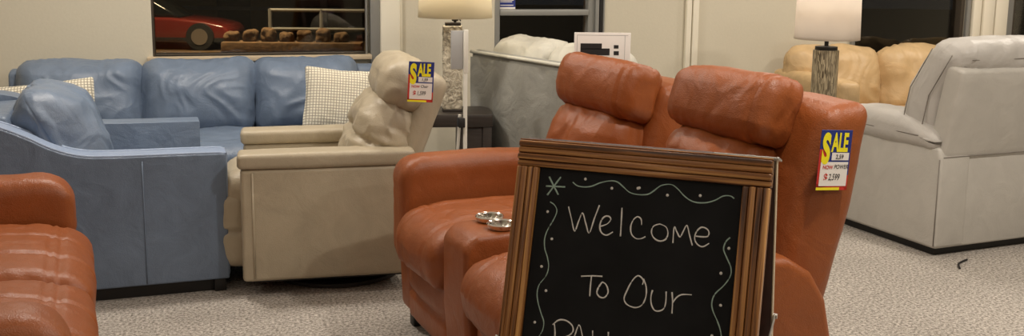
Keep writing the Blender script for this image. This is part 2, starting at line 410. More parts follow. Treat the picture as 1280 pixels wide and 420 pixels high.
b = MB(); b.box(4.035, 4.075, -0.035, 0.0, 0, CZ, bev=0.008); b.box(4.083, 4.128, -0.035, 0.0, 0, CZ, bev=0.008); wallobj('trim_6', b, M['trimw'])
b = MB(); b.box(5.31, 5.338, -0.03, 0.0, 0.60, CZ, bev=0.004); b.box(6.25, 6.28, -0.03, 0.0, 0, CZ, bev=0.004); b.box(6.60, 6.66, -0.02, 0.0, 0, CZ, bev=0.004); wallobj('trim_7', b, M['alu'])
b = MB(); b.box(6.29, 6.36, -0.05, 0.0, 0, CZ, bev=0.01); b.box(6.37, 6.47, -0.06, 0.0, 0, CZ, bev=0.02); b.box(6.48, 6.59, -0.05, 0.0, 0, CZ, bev=0.01); wallobj('trim_8', b, M['trimw'])
b = MB()
for s0, s1 in ((-2.6, 1.92), (2.13, 2.7), (3.47, 4.03), (4.13, 6.2)): b.box(s0, s1, -0.014, 0.0, 0.0, 0.09, bev=0.003)
wallobj('baseboard_back', b, M['espresso'])

# ------------------------------------------------------------------ lettering helper
def text_geo(body, size, offset=0.0, squeeze=1.0):
    cu = bpy.data.curves.new('lettering', 'FONT'); cu.body = body; cu.size = size; cu.offset = offset; cu.align_x = 'LEFT'
    o = bpy.data.objects.new('lettering_source', cu); COL.objects.link(o)
    bpy.context.view_layer.update()
    me = o.evaluated_get(bpy.context.evaluated_depsgraph_get()).to_mesh()
    v = [(p.co.x*squeeze, 0.0, p.co.y) for p in me.vertices]; f = [tuple(p.vertices) for p in me.polygons]
    o.to_mesh_clear(); bpy.data.objects.remove(o); bpy.data.curves.remove(cu)
    return v, f
def put_text(b, body, size, x, y, z, offset=0.0, squeeze=1.0, mi=0, italic=0.0):
    v, f = text_geo(body, size, offset, squeeze); b.add([(p[0]+p[2]*italic+x, y, p[2]+z) for p in v], f, mi)
def sale_tag(label, loc, rz, tilt, w, h, price, head):
    """card hangs from its top edge; x across, z down from 0"""
    t = thing('sale_tag', label, 'price tag', loc, rz, 'sale tags on the recliners'); t.rotation_euler = (0, tilt, rz)
    b = MB(); b.box(-w/2, w/2, 0, 0.0016, -h, 0, bev=0.0006, seg=1); b.build('card', M['tagblue'], t)
    b = MB(); b.box(-w/2, -w/2+w*0.30, -0.0004, 0, -h, -h*0.32); b.box(-w/2, w/2, -0.0004, 0, -h, -h*0.90)
    b.box(w*0.42, w/2, -0.0004, 0, -h, -h*0.75); b.build('red_border', M['tagred'], t)
    b = MB(); b.box(-w/2, w*0.25, -0.0008, -0.0004, -h, -h*0.955); b.build('yellow_border', M['tagyellow'], t)
    b = MB(); b.box(-w*0.10, w*0.45, -0.0010, -0.0005, -h*0.50, -h*0.375); b.box(-w*0.43, w*0.45, -0.0012, -0.0006, -h*0.93, -h*0.53)
    b.build('price_label', M['paper'], t)
    b = MB(); s = h*0.46
    put_text(b, 'S', h*0.66, -w*0.43, -0.0016, -h*0.53, 0.006*h/0.18, 0.50)
    put_text(b, 'ALE', h*0.42, -w*0.13, -0.0016, -h*0.345, 0.003*h/0.18, 0.45)
    b.build('sale_lettering', M['tagyellow'], t)
    b = MB(); put_text(b, 'NOW', h*0.085, -w*0.36, -0.0018, -h*0.645, 0.0004, 0.9); put_text(b, '$', h*0.17, -w*0.30, -0.0018, -h*0.84, 0.0008, 0.9)
    b.build('red_lettering', M['tagred'], t)
    b = MB(); put_text(b, head, h*0.095, 0.0, -0.0018, -h*0.64, 0.0002, 0.85, italic=0.15)
    put_text(b, price, h*0.15, -w*0.15, -0.0018, -h*0.83, 0.0002, 0.66, italic=0.15); put_text(b, price[:4], h*0.10, w*0.02, -0.0018, -h*0.475, 0.0003, 0.9, italic=0.1)
    b.build('handwriting', M['ink'], t)
    return t

# ------------------------------------------------------------------ rust reclining loveseat (x across, y = 0 front, y back)
def rust_recliner(label, loc, rz, lay, group=None, W=1.475, name='reclining_loveseat', backs=True):
    t = thing(name, label, 'loveseat', loc, rz, group); R = M['rust']
    def arm(x0, x1, nm='arm'):
        prof = [(0.03, 0.07), (0.015, 0.40), (0.02, 0.60), (0.66, 0.60), (0.78, 0.585), (0.87, 0.53), (0.93, 0.44), (0.965, 0.30), (0.97, 0.07)]
        b = MB(); b.prism(prof, x0+0.008, x1-0.008, 0.03, 4); a = b.build(nm, R, t)
        def wp(p):
            k = max(0, p.y-0.25)/0.7
            return (p.x, p.y, p.z-0.055*k*k-0.03*max(0, (0.10-p.y)/0.10)**2)
        if x0 < W/2: soft_obj('arm_pad', R, a, x0-0.004, x1+0.004, -0.006, 0.88, 0.32, 0.69, 0.045, n=34, puff=(0.002, 0.002, 0.010), wr=0.003, wf=5, warp=wp, seed=2, grooves=((2, 0.612, 0.006, 0.007),))
        else: soft_obj('arm_pad', R, a, x0-0.014, x1+0.014, -0.012, 0.60 if x0 > W/2 else 0.86, 0.595, 0.69, 0.040, n=26, puff=(0.004, 0.004, 0.012), wr=0.004, wf=6, warp=wp, seed=x0*5)
        xs = x1+0.012 if x0 < W/2 else x0-0.012
        return a
    def seat(x0, x1, sd):
        def wp(p):
            k = max(0.0, 0.16-p.y)/0.2
            return (p.x, p.y+0.03*k*max(0, 0.46-p.z)*4, p.z-0.035*k*k-0.02*max(0, p.y-0.3))
        s = soft_obj('seat', R, t, x0+0.003, x1-0.003, -0.05, 0.72, 0.335, 0.525, 0.065, n=44, puff=(0, 0.015, 0.022), wr=0.008, wf=5.5,
                     grooves=((1, 0.075, 0.007, 0.006), (0, (x0+x1)/2-0.12, 0.006, 0.004), (0, (x0+x1)/2+0.12, 0.006, 0.004)), warp=wp, seed=sd)
        f = soft_obj('footrest', R, t, x0+0.008, x1-0.008, 0.012, 0.09, 0.075, 0.345, 0.028, n=24, puff=(0, 0.012, 0), wr=0.004, wf=6, grooves=((2, 0.20, 0.009, 0.016),), seed=sd+2)
    def back(x0, x1, sd):
        near = x1 > 1; hx0, hx1 = (x0+0.01, x1-0.045) if near else (x0-0.12, x1-0.155)
        YW = 0.24
        def yaw(p):
            a, c = p.x-hx0, p.y-0.62
            return Vector((hx0+a*cos(YW)-c*sin(YW), 0.60+a*sin(YW)+c*cos(YW), p.z))
        A = 0.27; L0 = lean(0.72, 0.45, A)
        # shell behind the pillows
        def ws(p):
            q = list(L0(p)); q[1] += 0.012*sin(min(1, max(0, (p.z-0.3)/0.65))*pi); q[2] += 0.28*(p.y-0.80)*max(0, (p.z-0.80)/0.25); return q
        sh = soft_obj('back_shell', R, t, x0+0.02-(0 if near else 0.06), x1+(0.045 if near else -0.16), 0.80, 0.985, 0.30, 1.06 if near else 1.02, 0.045, n=30, puff=(0.014, 0.02, 0.01), wr=0.004, wf=4, grooves=((1, 0.835, 0.007, 0.009),), warp=ws, seed=sd)
        lb = soft_obj('lumbar_cushion', R, t, hx0+0.015, hx1-0.03, 0.57, 0.80, 0.42, 0.90 if near else 0.865, 0.075, n=30, puff=(0.01, 0.035, 0.02), wr=0.014, wf=5.5,
                      grooves=((0, hx1-0.075, 0.007, 0.010), (0, hx0+0.05, 0.007, 0.005), (2, 0.80, 0.010, 0.006)), warp=lambda p: L0(yaw(p)), seed=sd+4)
        def wh(p):
            q = Vector(p); k = (p.z-0.84)/0.27
            q.y -= 0.02*sin(pi*max(0, min(1, k)))
            q.z += (0.07 if near else 0.02)*(q.x-hx0)*max(0, min(1, k))
            return L0(yaw(q))
        hd = soft_obj('headrest', R, t, hx0, hx1, 0.57, 0.76, 0.895 if near else 0.855, 1.095 if near else 1.068, 0.052, n=50, puff=(0.003, 0.010, 0.006), wr=0.007, wf=6,
                      grooves=((0, hx1-0.055, 0.006, 0.010), (0, hx0+0.035, 0.006, 0.004), (1, 0.735, 0.008, 0.006)), warp=wh, seed=sd+7)
        lines = []
        return sh
    sd = 0
    x = 0
    for kind, x0, x1 in lay:
        sd += 3
        if kind == 'arm': arm(x0, x1)
        elif kind == 'seat': seat(x0, x1, sd); back(x0, x1, sd)
        else:
            prof = [(0.0, 0.07), (-0.02, 0.30), (-0.022, 0.53), (0.02, 0.572), (0.60, 0.585), (0.64, 0.54), (0.66, 0.07)]
            b = MB(); b.prism(prof, x0+0.004, x1-0.004, 0.024, 5); c = b.build('console', R, t)
            b = MB()
            for cx in (x0+0.063, x1-0.063):
                b.lathe([(0.030, 0.578), (0.045, 0.578), (0.050, 0.592), (0.046, 0.596), (0.040, 0.592), (0.036, 0.575), (0.001, 0.574)], cx, 0.13, 28)
            b.build('cup_holder', M['chrome'], c)
            stitch(c, M['stitch_rust'], [[(x0+0.02, y, 0.5945-0.02*max(0, 0.06-y)) for y in (0.03, 0.1, 0.3, 0.55)]], 0.0015)
    b = MB(); b.box(0.05, W-0.05, 0.07, 0.90, 0.03, 0.10); b.box(0.16, W-0.16, 0.60, 0.90, 0.10, 0.42); b.build('recliner_mechanism', M['void'], t)
    for px in (0.07, W-0.07):
        for py in (0.08, 0.86): b = MB(); b.box(px-0.025, px+0.025, py-0.025, py+0.025, 0, 0.075, bev=0.004); b.build('foot', M['dark'], t)
    return t
RZL = math.atan2(-0.917, 0.40)
LAY = (('arm', 0.0, 0.155), ('arm', 1.345, 1.475), ('seat', 0.155, 0.635), ('seat', 0.865, 1.345), ('console', 0.635, 0.865))
rust_recliner('rust leather reclining loveseat with centre console standing behind the chalkboard sign', (-0.47, 3.97, 0), RZL, LAY, 'rust leather loveseats')

CHALK=[[(0.1342,0.1452),(0.1448,0.1733),(0.1552,0.1998),(0.1623,0.1767),(0.1697,0.1568),(0.1802,0.18),(0.1905,0.2006),(0.1991,0.1664),(0.2079,0.1347)],[(0.2158,0.1822),(0.2297,0.1758),(0.2377,0.1657),(0.2347,0.1588),(0.2257,0.1581),(0.2174,0.1659),(0.2138,0.1819),(0.2189,0.1958),(0.2317,0.2008),(0.2458,0.192)],[(0.2613,0.1353),(0.263,0.1683),(0.2645,0.1998)],[(0.3104,0.1691),(0.308,0.1566),(0.2994,0.1517),(0.2903,0.1599),(0.2858,0.1759),(0.2895,0.192),(0.3008,0.2004),(0.3128,0.1993),(0.3219,0.1939)],[(0.3515,0.1624),(0.3377,0.1691),(0.3345,0.1834),(0.3426,0.1958),(0.3558,0.2002),(0.3681,0.1945),(0.3718,0.1811),(0.3661,0.1677),(0.3515,0.1624)],[(0.3851,0.2013),(0.3843,0.1838),(0.3848,0.1652),(0.3917,0.1762),(0.3995,0.1861),(0.4059,0.1717),(0.4124,0.1592),(0.4205,0.1806),(0.4285,0.202)],[(0.4339,0.1804),(0.4478,0.1805),(0.46,0.1781),(0.4621,0.1688),(0.4556,0.1615),(0.444,0.1602),(0.4346,0.1711),(0.4321,0.1865),(0.4398,0.1982),(0.4516,0.2017),(0.4647,0.1928)],[(0.182,0.3),(0.2075,0.296),(0.2321,0.2939)],[(0.2066,0.2965),(0.2064,0.3178),(0.2075,0.3422)],[(0.2331,0.3065),(0.2254,0.3205),(0.2234,0.3325),(0.231,0.3406),(0.2418,0.3403),(0.2488,0.3297),(0.2468,0.3182),(0.2407,0.3095),(0.2331,0.3065)],[(0.326,0.3006),(0.3271,0.2912),(0.3194,0.2836),(0.3112,0.2835),(0.3012,0.2962),(0.2931,0.3157),(0.2874,0.3349),(0.2921,0.346),(0.3032,0.3517),(0.3176,0.3524),(0.3303,0.344),(0.3364,0.3249),(0.3348,0.3043),(0.3268,0.2875)],[(0.35,0.3096),(0.3477,0.3237),(0.3499,0.3395),(0.358,0.3524),(0.3698,0.3529),(0.3795,0.3454),(0.382,0.3291),(0.3805,0.3086)],[(0.3936,0.3082),(0.397,0.3297),(0.398,0.3547)],[(0.3972,0.332),(0.4038,0.3199),(0.4134,0.312),(0.4248,0.3094),(0.4376,0.3085)],[(0.1306,0.4152),(0.1344,0.4346),(0.1363,0.4675)],[(0.1268,0.4176),(0.1394,0.4056),(0.1568,0.4036),(0.1726,0.4121),(0.1767,0.4248),(0.1672,0.4363),(0.143,0.4468)],[(0.176,0.4624),(0.182,0.4335),(0.1898,0.4091),(0.2004,0.4336),(0.2106,0.4603)],[(0.1797,0.4479),(0.2043,0.4448)],[(0.2226,0.4169),(0.2244,0.4376),(0.2254,0.4617),(0.2498,0.4604)],[(0.2592,0.4148),(0.2611,0.4377),(0.262,0.4607),(0.287,0.4593)],[(0.3093,0.417),(0.3112,0.4406),(0.3119,0.4612)],[(0.3568,0.4166),(0.3462,0.4138),(0.3363,0.4214),(0.3382,0.4326),(0.3504,0.4379),(0.3572,0.4462),(0.3496,0.4576),(0.3363,0.4566)],[(0.3956,0.4163),(0.3724,0.4183),(0.3739,0.4563),(0.3999,0.4547)],[(0.3729,0.4374),(0.3924,0.4358)],[(0.4138,0.4547),(0.4119,0.417),(0.4279,0.415),(0.4353,0.4227),(0.4278,0.4331),(0.4143,0.4366),(0.4384,0.4524)]]
WAVES=[[(0.0796,0.0809),(0.0934,0.102),(0.1064,0.1206)],[(0.1079,0.079),(0.0934,0.102),(0.0794,0.124)],[(0.0739,0.1034),(0.1211,0.101)],[(0.1384,0.0882),(0.1502,0.0956),(0.1681,0.0967),(0.1854,0.0931),(0.2046,0.0836),(0.2265,0.0773),(0.2438,0.078),(0.2594,0.0879),(0.2749,0.0987),(0.2947,0.102),(0.317,0.0994),(0.3307,0.09),(0.3464,0.0766),(0.3675,0.0724),(0.3822,0.0793),(0.4022,0.0965),(0.4216,0.1057),(0.4448,0.1059),(0.4673,0.0987),(0.4848,0.0873),(0.5005,0.0852),(0.5099,0.09)],[(0.0885,0.139),(0.101,0.1463),(0.1073,0.1594),(0.1014,0.1793),(0.0905,0.202),(0.0848,0.2243),(0.088,0.2482),(0.0964,0.2669),(0.1019,0.288),(0.0977,0.31),(0.0842,0.3307),(0.0808,0.3503),(0.0853,0.3713),(0.0951,0.3942),(0.1046,0.4145),(0.1038,0.4336),(0.0974,0.4477),(0.0916,0.4684),(0.0943,0.487)],[(0.5089,0.1752),(0.5006,0.185),(0.497,0.199),(0.4999,0.2091),(0.5077,0.223),(0.5165,0.2402),(0.5168,0.2581),(0.5048,0.2796),(0.4881,0.2994),(0.4826,0.318),(0.4861,0.3356),(0.499,0.3588),(0.5071,0.378),(0.5097,0.3968),(0.503,0.4164)]]
DOTS=[(0.168,0.0784),(0.2328,0.0936),(0.2935,0.0879),(0.0849,0.1621),(0.1023,0.2237),(0.2967,0.0867),(0.3622,0.0971),(0.4354,0.0908),(0.5083,0.1988),(0.0846,0.2897),(0.1017,0.3432),(0.0829,0.418),(0.4963,0.2543),(0.5019,0.3226),(0.4894,0.3899)]
# the second rust piece, its seat and far arm reaching in at the left edge of the view
def rust_sofa():
    W = 1.72; c, s_ = -0.386, 0.9225
    ox, oy = -1.65-c*W, 3.77-s_*W
    t = thing('leather_loveseat', 'rust leather seat and arm reaching in at the left edge of the picture', 'loveseat', (ox, oy, 0), math.atan2(s_, c), 'rust leather loveseats')
    R = M['rust']
    for k, (x0, x1) in enumerate(((0, 0.17), (W-0.17, W))):
        prof = [(0.06, 0.07), (0.05, 0.60), (0.90, 0.58), (0.92, 0.07)]
        b = MB(); b.prism(prof, x0+0.008, x1-0.008, 0.03, 4); a = b.build('arm', R, t)
        def wp(p):
            return (p.x, p.y, p.z-0.05*max(0, p.y-0.1)-0.03*max(0, (0.12-p.y)/0.10)**2)
        soft_obj('arm_pad', R, a, x0-0.01, x1+0.012, 0.0, 0.92, 0.46, 0.652, 0.045, n=30, puff=(0.008, 0.006, 0.014), wr=0.006, wf=6, warp=wp, seed=11+k)
    for k, (x0, x1) in enumerate(((0.17, 0.86), (0.86, W-0.17))):
        def wp(p):
            q = max(0.0, 0.20-p.y)/0.25
            return (p.x, p.y+0.05*q*max(0, 0.5-p.z)*3, p.z-0.05*q*q)
        soft_obj('seat', R, t, x0+0.003, x1-0.003, -0.055, 0.74, 0.28, 0.505, 0.055, n=60, puff=(0, 0.018, 0.022), wr=0.007, wf=6,
                 grooves=((1, 0.04, 0.007, 0.011), (1, 0.07, 0.006, 0.006), (0, x0+0.23, 0.010, 0.010), (0, x0+0.46, 0.010, 0.010)), warp=wp, seed=20+k)
        soft_obj('footrest', R, t, x0+0.01, x1-0.01, 0.0, 0.09, 0.07, 0.32, 0.03, n=20, puff=(0, 0.012, 0), wr=0.004, seed=30+k)
        L0 = lean(0.72, 0.45, 0.2)
        soft_obj('backrest', R, t, x0+0.01, x1-0.01, 0.66, 0.93, 0.35, 1.0, 0.09, n=30, puff=(0.01, 0.03, 0.02), wr=0.010, grooves=((2, 0.72, 0.02, 0.02),), warp=L0, seed=40+k)
    b = MB(); b.box(0.05, W-0.05, 0.08, 0.88, 0.02, 0.30); b.build('recliner_mechanism', M['void'], t)
rust_sofa()

# ------------------------------------------------------------------ chalkboard A-frame sign
def chalk_sign():
    X, Y, Z = 0.0215, 2.392, 1.03; yaw, ln = -0.385, 0.27; Wd = 0.587
    t = thing('sandwich_board', 'wood framed chalkboard A-frame sign with chalk welcome lettering', 'sign', (X, Y, 0), yaw)
    # front leaf local frame: x across, z along the leaf (0 at top, negative down), y = thickness behind the face
    Lf = 1.03/cos(ln)-0.004
    def leaf(o): o.location = (0, 0, Z); o.rotation_euler = (-ln, 0, 0); return o
    # ridged moulding, cut square at the rails
    def ridged(b, a0, a1, l0, l1, along):
        n = 4; w = (a1-a0)/n
        for i in range(n):
            p0 = a0+i*w; h = (0.0, 0.006, 0.003, 0.005)[i]
            if along == 'z': b.box(p0, p0+w*0.94, -0.006-h, 0.022, l0, l1, bev=0.0035, seg=3)
            else: b.box(l0, l1, -0.006-h, 0.022, p0, p0+w*0.94, bev=0.0035, seg=3)
        if along == 'z': b.box(a0+0.002, a1-0.002, 0.0, 0.021, l0, l1)
        else: b.box(l0, l1, 0.0, 0.021, a0+0.002, a1-0.002)
    b = MB(); ridged(b, 0.0, 0.056, -Lf, -0.061, 'z'); leaf(b.build('frame_stile', M['wood_v'], t))
    b = MB(); ridged(b, 0.527, Wd, -Lf, -0.061, 'z'); leaf(b.build('frame_stile', M['wood_v'], t))
    b = MB(); ridged(b, -0.060, 0.0, 0.0, Wd, 'x'); leaf(b.build('frame_rail', M['wood_h'], t))
    b = MB(); ridged(b, -Lf+0.10, -Lf+0.16, 0.057, 0.526, 'x'); leaf(b.build('frame_rail', M['wood_h'], t))
    b = MB(); b.box(0.05, 0.532, 0.004, 0.012, -Lf+0.15, -0.055); bd = leaf(b.build('board', M['chalkboard'], t))
    def strokes(name, data, r, mat):
        b = MB()
        for st in data:
            pts = curve_pts([(p[0], 0.0036, -p[1]) for p in st], 5)
            rr = [r*(0.75+0.5*noise.noise(Vector((q.x*60, q.z*60, 1.3)))+0.15) for q in pts]
            b.tube(pts, rr, 6, flat=1.0)
        v = [(x, 0.0040+(y-0.0036)*0.18, z) for x, y, z in b.v]; b.v = v
        return b.build(name, mat, bd, True)
    for w_ in (CHALK[:7], CHALK[7:14], CHALK[14:]): strokes('chalk_word', w_, 0.0019, M['chalk'])
    for w_ in WAVES[3:]: strokes('chalk_wave', [w_], 0.0016, M['chalkgreen'])
    strokes('chalk_star', WAVES[:3], 0.0022, M['chalkgreen'])
    for (x, z) in DOTS:
        b = MB(); b.lathe([(0.0, 0.0), (0.0034, 0.0), (0.003, 0.0006), (0.0, 0.0008)], 0, 0, 10)
        b.v = [(p[0]+x, 0.0040-p[2], p[1]-z) for p in b.v]
        b.build('chalk_dot', M['chalk'], bd, True)
    # steel hinge strip on the top and corner cap
    b = MB(); b.box(0.0, Wd, -0.004, 0.030, 0.0005, 0.0035, bev=0.001, seg=1); leaf(b.build('top_edge', M['wood_h'], t))
    b = MB(); b.box(Wd-0.13, Wd+0.012, -0.002, 0.048, 0.002, 0.007, bev=0.001, seg=1)
    for q in (0.48, 0.53, 0.57): b.lathe([(0.0, 0.007), (0.004, 0.007), (0.003, 0.009), (0, 0.0093)], q, 0.02, 10)
    leaf(b.build('hinge', M['steel'], t)).location = (0, 0, Z)
    # rear leaf
    lr = 0.165; Lr = 1.03/cos(lr)-0.012
    def rear(o): o.location = (0, 0.035, Z-0.006); o.rotation_euler = (lr, 0, 0); return o
    b = MB(); b.box(0.0, 0.045, 0, 0.022, -Lr, 0, bev=0.003); b.box(Wd-0.045, Wd, 0, 0.022, -Lr, 0, bev=0.003)
    b.box(0.045, Wd-0.045, 0.0, 0.022, -0.06, 0); b.box(0.045, Wd-0.045, 0.0, 0.022, -Lr+0.10, -Lr+0.16); rear(b.build('rear_leaf', M['wood_dark'], t))
    b = MB(); b.box(0.04, Wd-0.04, 0.006, 0.014, -Lr+0.12, -0.04); rear(b.build('rear_board', M['chalkboard'], t))
    b = MB(); b.box(Wd, Wd+0.0025, -0.001, 0.022, -Lr, 0); rear(b.build('edge_strip', M['sill'], t))
    # folding side brace
    for xx in (Wd+0.006, -0.006):
        zf = -0.47; zr = -0.385
        pf = Vector((xx, -0.0+sin(ln)*zf+0.012, Z+cos(ln)*zf)); pr = Vector((xx, 0.035+sin(lr)*(-zr)+0.012, Z-0.006+cos(lr)*zr)); mid = (pf+pr)/2+Vector((0, 0.0, -0.006))
        b = MB(); b.tube([pf, mid], 0.0075, 6, flat=0.35, up=(1, 0, 0)); b.tube([mid, pr], 0.0075, 6, flat=0.35, up=(1, 0, 0))
        for q in (pf, mid, pr): b.tube([q-Vector((0.006, 0, 0)), q+Vector((0.006, 0, 0))], 0.006, 10)
        b.build('folding_brace', M['steel'], t)
chalk_sign()

# ------------------------------------------------------------------ beige recliner
def beige_recliner():
    t = thing('recliner', 'beige leather recliner with tufted back and sale tag, beside the blue sofas', 'recliner', (-1.31, 4.93, 0), math.atan2(-0.97, 0.23))
    R = M['beige']; W = 0.74
    for k, (x0, x1) in enumerate(((0, 0.13), (W-0.13, W))):
        b = MB(); b.prism([(0.0, 0.075), (0.0, 0.565), (0.72, 0.565), (0.74, 0.50), (0.74, 0.075)], x0, x1, 0.018, 4); a = b.build('arm', R, t)
        soft_obj('arm_pad', R, a, x0-0.008, x1+0.010, -0.010, 0.74, 0.568, 0.63, 0.018, n=24, puff=(0.002, 0.002, 0.006), wr=0.002, wf=5, seed=k+1)
        xo = x0-0.001 if k == 0 else x1+0.001
        b = MB()
        b.tube([(xo, 0.05, 0.09), (xo, 0.05, 0.55)], 0.005, 6); b.build('seam_welt', M['beige'], a, True)
        b = MB(); b.tube([(xo, 0.70, 0.09), (xo, 0.70, 0.55)], 0.004, 6); b.build('seam_welt', M['beige'], a, True)
    def wf(p):
        return (p.x, p.y-0.02*sin(max(0, min(1, (p.z-0.08)/0.48))*pi), p.z)
    soft_obj('footrest', R, t, 0.12, W-0.12, -0.085, 0.10, 0.10, 0.44, 0.05, n=34, puff=(0, 0.02, 0.0), wr=0.012, wf=7, grooves=((2, 0.27, 0.012, 0.016),), warp=wf, seed=3)
    soft_obj('seat', R, t, 0.125, W-0.125, -0.075, 0.60, 0.36, 0.52, 0.07, n=30, puff=(0, 0.02, 0.03), wr=0.010, wf=6, seed=4)
    A = 0.37; L0 = lean(0.60, 0.48, A)
    soft_obj('back_shell', R, t, 0.10, W-0.10, 0.635, 0.735, 0.30, 1.0, 0.045, n=28, puff=(0.01, 0.014, 0), wr=0.004, warp=L0, seed=5)
    def wb(p):
        q = Vector(p)
        return L0(q)
    tf = [(x, z, 0.032, 0.045) for z in (0.635,) for x in (0.27, W/2, W-0.27)]
    soft_obj('backrest', R, t, 0.085, W-0.085, 0.45, 0.66, 0.44, 0.82, 0.085, n=46, puff=(0.01, 0.03, 0.02), wr=0.028, wf=7, warp=wb, seed=6,
             grooves=((2, 0.625, 0.016, 0.024),), tufts=tf)
    def wh(p):
        q = Vector(p); q.y -= 0.01; return L0(q)
    soft_obj('headrest', R, t, 0.09, W-0.09, 0.46, 0.69, 0.80, 1.015, 0.085, n=44, puff=(0.006, 0.018, 0.012), wr=0.012, wf=6, warp=wh, seed=8, grooves=((0, W-0.16, 0.008, 0.006),))
    b = MB(); b.lathe([(0.30, 0.006), (0.30, 0.022), (0.27, 0.030), (0.06, 0.034), (0.06, 0.09)], W/2, 0.42, 40)
    b.lathe([(0.27, 0.0), (0.30, 0.006)], W/2, 0.42, 40)
    b.build('swivel_base', M['dark'], t)
    b = MB(); b.box(0.06, W-0.06, 0.04, 0.70, 0.055, 0.12); b.build('underframe', M['dark'], t)
beige_recliner()

# ------------------------------------------------------------------ blue armchair-and-a-half, side on
def blue_chair():
    t = thing('leather_armchair', 'blue leather armchair with swooping arm, side on, at the left', 'armchair', (-1.226, 4.32, 0), math.atan2(0.94, -0.34), 'blue leather seating')
    R = M['blue']; W = 0.85; D = 1.02
    top = [(0.0, 0.615), (0.10, 0.618), (0.45, 0.622), (0.58, 0.632), (0.68, 0.665), (0.78, 0.72), (0.88, 0.765), (0.97, 0.782), (1.02, 0.775)]
    topc = [(p.x, p.y) for p in curve_pts([(a, c, 0) for a, c in top], 4)]
    for k, (x0, x1) in enumerate(((0, 0.15), (W-0.15, W))):
        dz = 0.0 if k == 0 else 0.035; f0 = 0.0 if k == 0 else 0.07
        prof = [(f0, 0.06)]+[(max(f0+0.002*i_, y), z+dz) for i_, (y, z) in enumerate(topc)]+[(D, 0.06)]
        b = MB(); b.prism(prof[::-1], x0, x1, 0.016, 4); a = b.build('arm', R, t)
        # flat padded top strip with two welted edges
        if k: continue
        bm = MB()
        for xx in (x0+0.012, x1-0.012):
            pts = [(xx, y, z+0.001) for y, z in topc]
            pts = [(xx, 0.004, 0.08)]+[(xx, 0.003, 0.3), (xx, 0.002, 0.59)]+pts
            bm.tube(pts, 0.0075, 8)
        bm.build('piping', M['blue_pipe'], a, True)
        vs, fs = [], []
        for i, (y, z) in enumerate(topc):
            for j in range(7):
                u = j/6; vs.append((x0+0.014+(x1-x0-0.028)*u, y, z+0.001+0.010*sin(pi*u)))
        for i in range(len(topc)-1):
            for j in range(6): fs.append((i*7+j, i*7+j+1, (i+1)*7+j+1, (i+1)*7+j))
        link('arm_top', vs, fs, M['blue_pipe'] if k == 0 else R, a, True)
        xo = x0-0.0006 if k == 0 else x1+0.0006
        stitch(a, M['blue'], [[(xo, 0.34, 0.07), (xo, 0.34, 0.35), (xo, 0.34, 0.60)]], 0.0035, 'seam')
    def wp(p):
        return (p.x, p.y, p.z-0.02*max(0, 0.12-p.y)/0.12)
    soft_obj('seat_cushion', R, t, 0.155, W-0.155, -0.01, 0.72, 0.30, 0.485, 0.06, n=44, puff=(0, 0.02, 0.035), wr=0.010, wf=4, warp=wp, seed=2)
    b = MB(); b.box(0.15, W-0.15, 0.02, 0.92, 0.06, 0.32, bev=0.015); b.build('seat_base', R, t)
    b = MB(); b.prism([(0.80, 0.06), (0.84, 0.74), (0.86, 0.79), (D, 0.78), (D, 0.06)], 0.15, W-0.15, 0.02, 4); b.build('back_frame', R, t)
    L0_ = lean(0.50, 0.47, 0.42)
    L0 = lambda p: tuple(Vector(L0_(p))+Vector((0, 0.01, -0.045)))
    def wc(p):
        # plump loose pillow: thin toward its edges
        q = Vector(p); cx = (q.x-W/2)/(W/2-0.14); cz = (q.z-0.73)/0.27
        e = 1-0.55*max(0, min(1, abs(cx)))**6-0.50*max(0, min(1, abs(cz)))**4
        q.y = 0.58+(q.y-0.70)*e
        return L0(q)
    soft_obj('back_cushion', R, t, 0.13, W-0.13, 0.555, 0.80, 0.46, 0.975, 0.10, n=54, puff=(0.02, 0.05, 0.03), wr=0.022, wf=5, warp=wc, seed=14)
    vv = [L0(Vector((0.115+0.0, 0.70, z))) for z in (0.50, 0.6, 0.75, 0.9, 0.96)]
    b = MB(); b.box(0.04, W-0.04, 0.05, D-0.04, 0.0, 0.065, bev=0.004); b.build('plinth', M['dark'], t)
    for px in (0.05, W-0.05):
        for py in (0.04, D-0.05): b = MB(); b.box(px-0.03, px+0.03, py-0.025, py+0.025, 0, 0.062, bev=0.004); b.build('foot', M['dark'], t)
blue_chair()

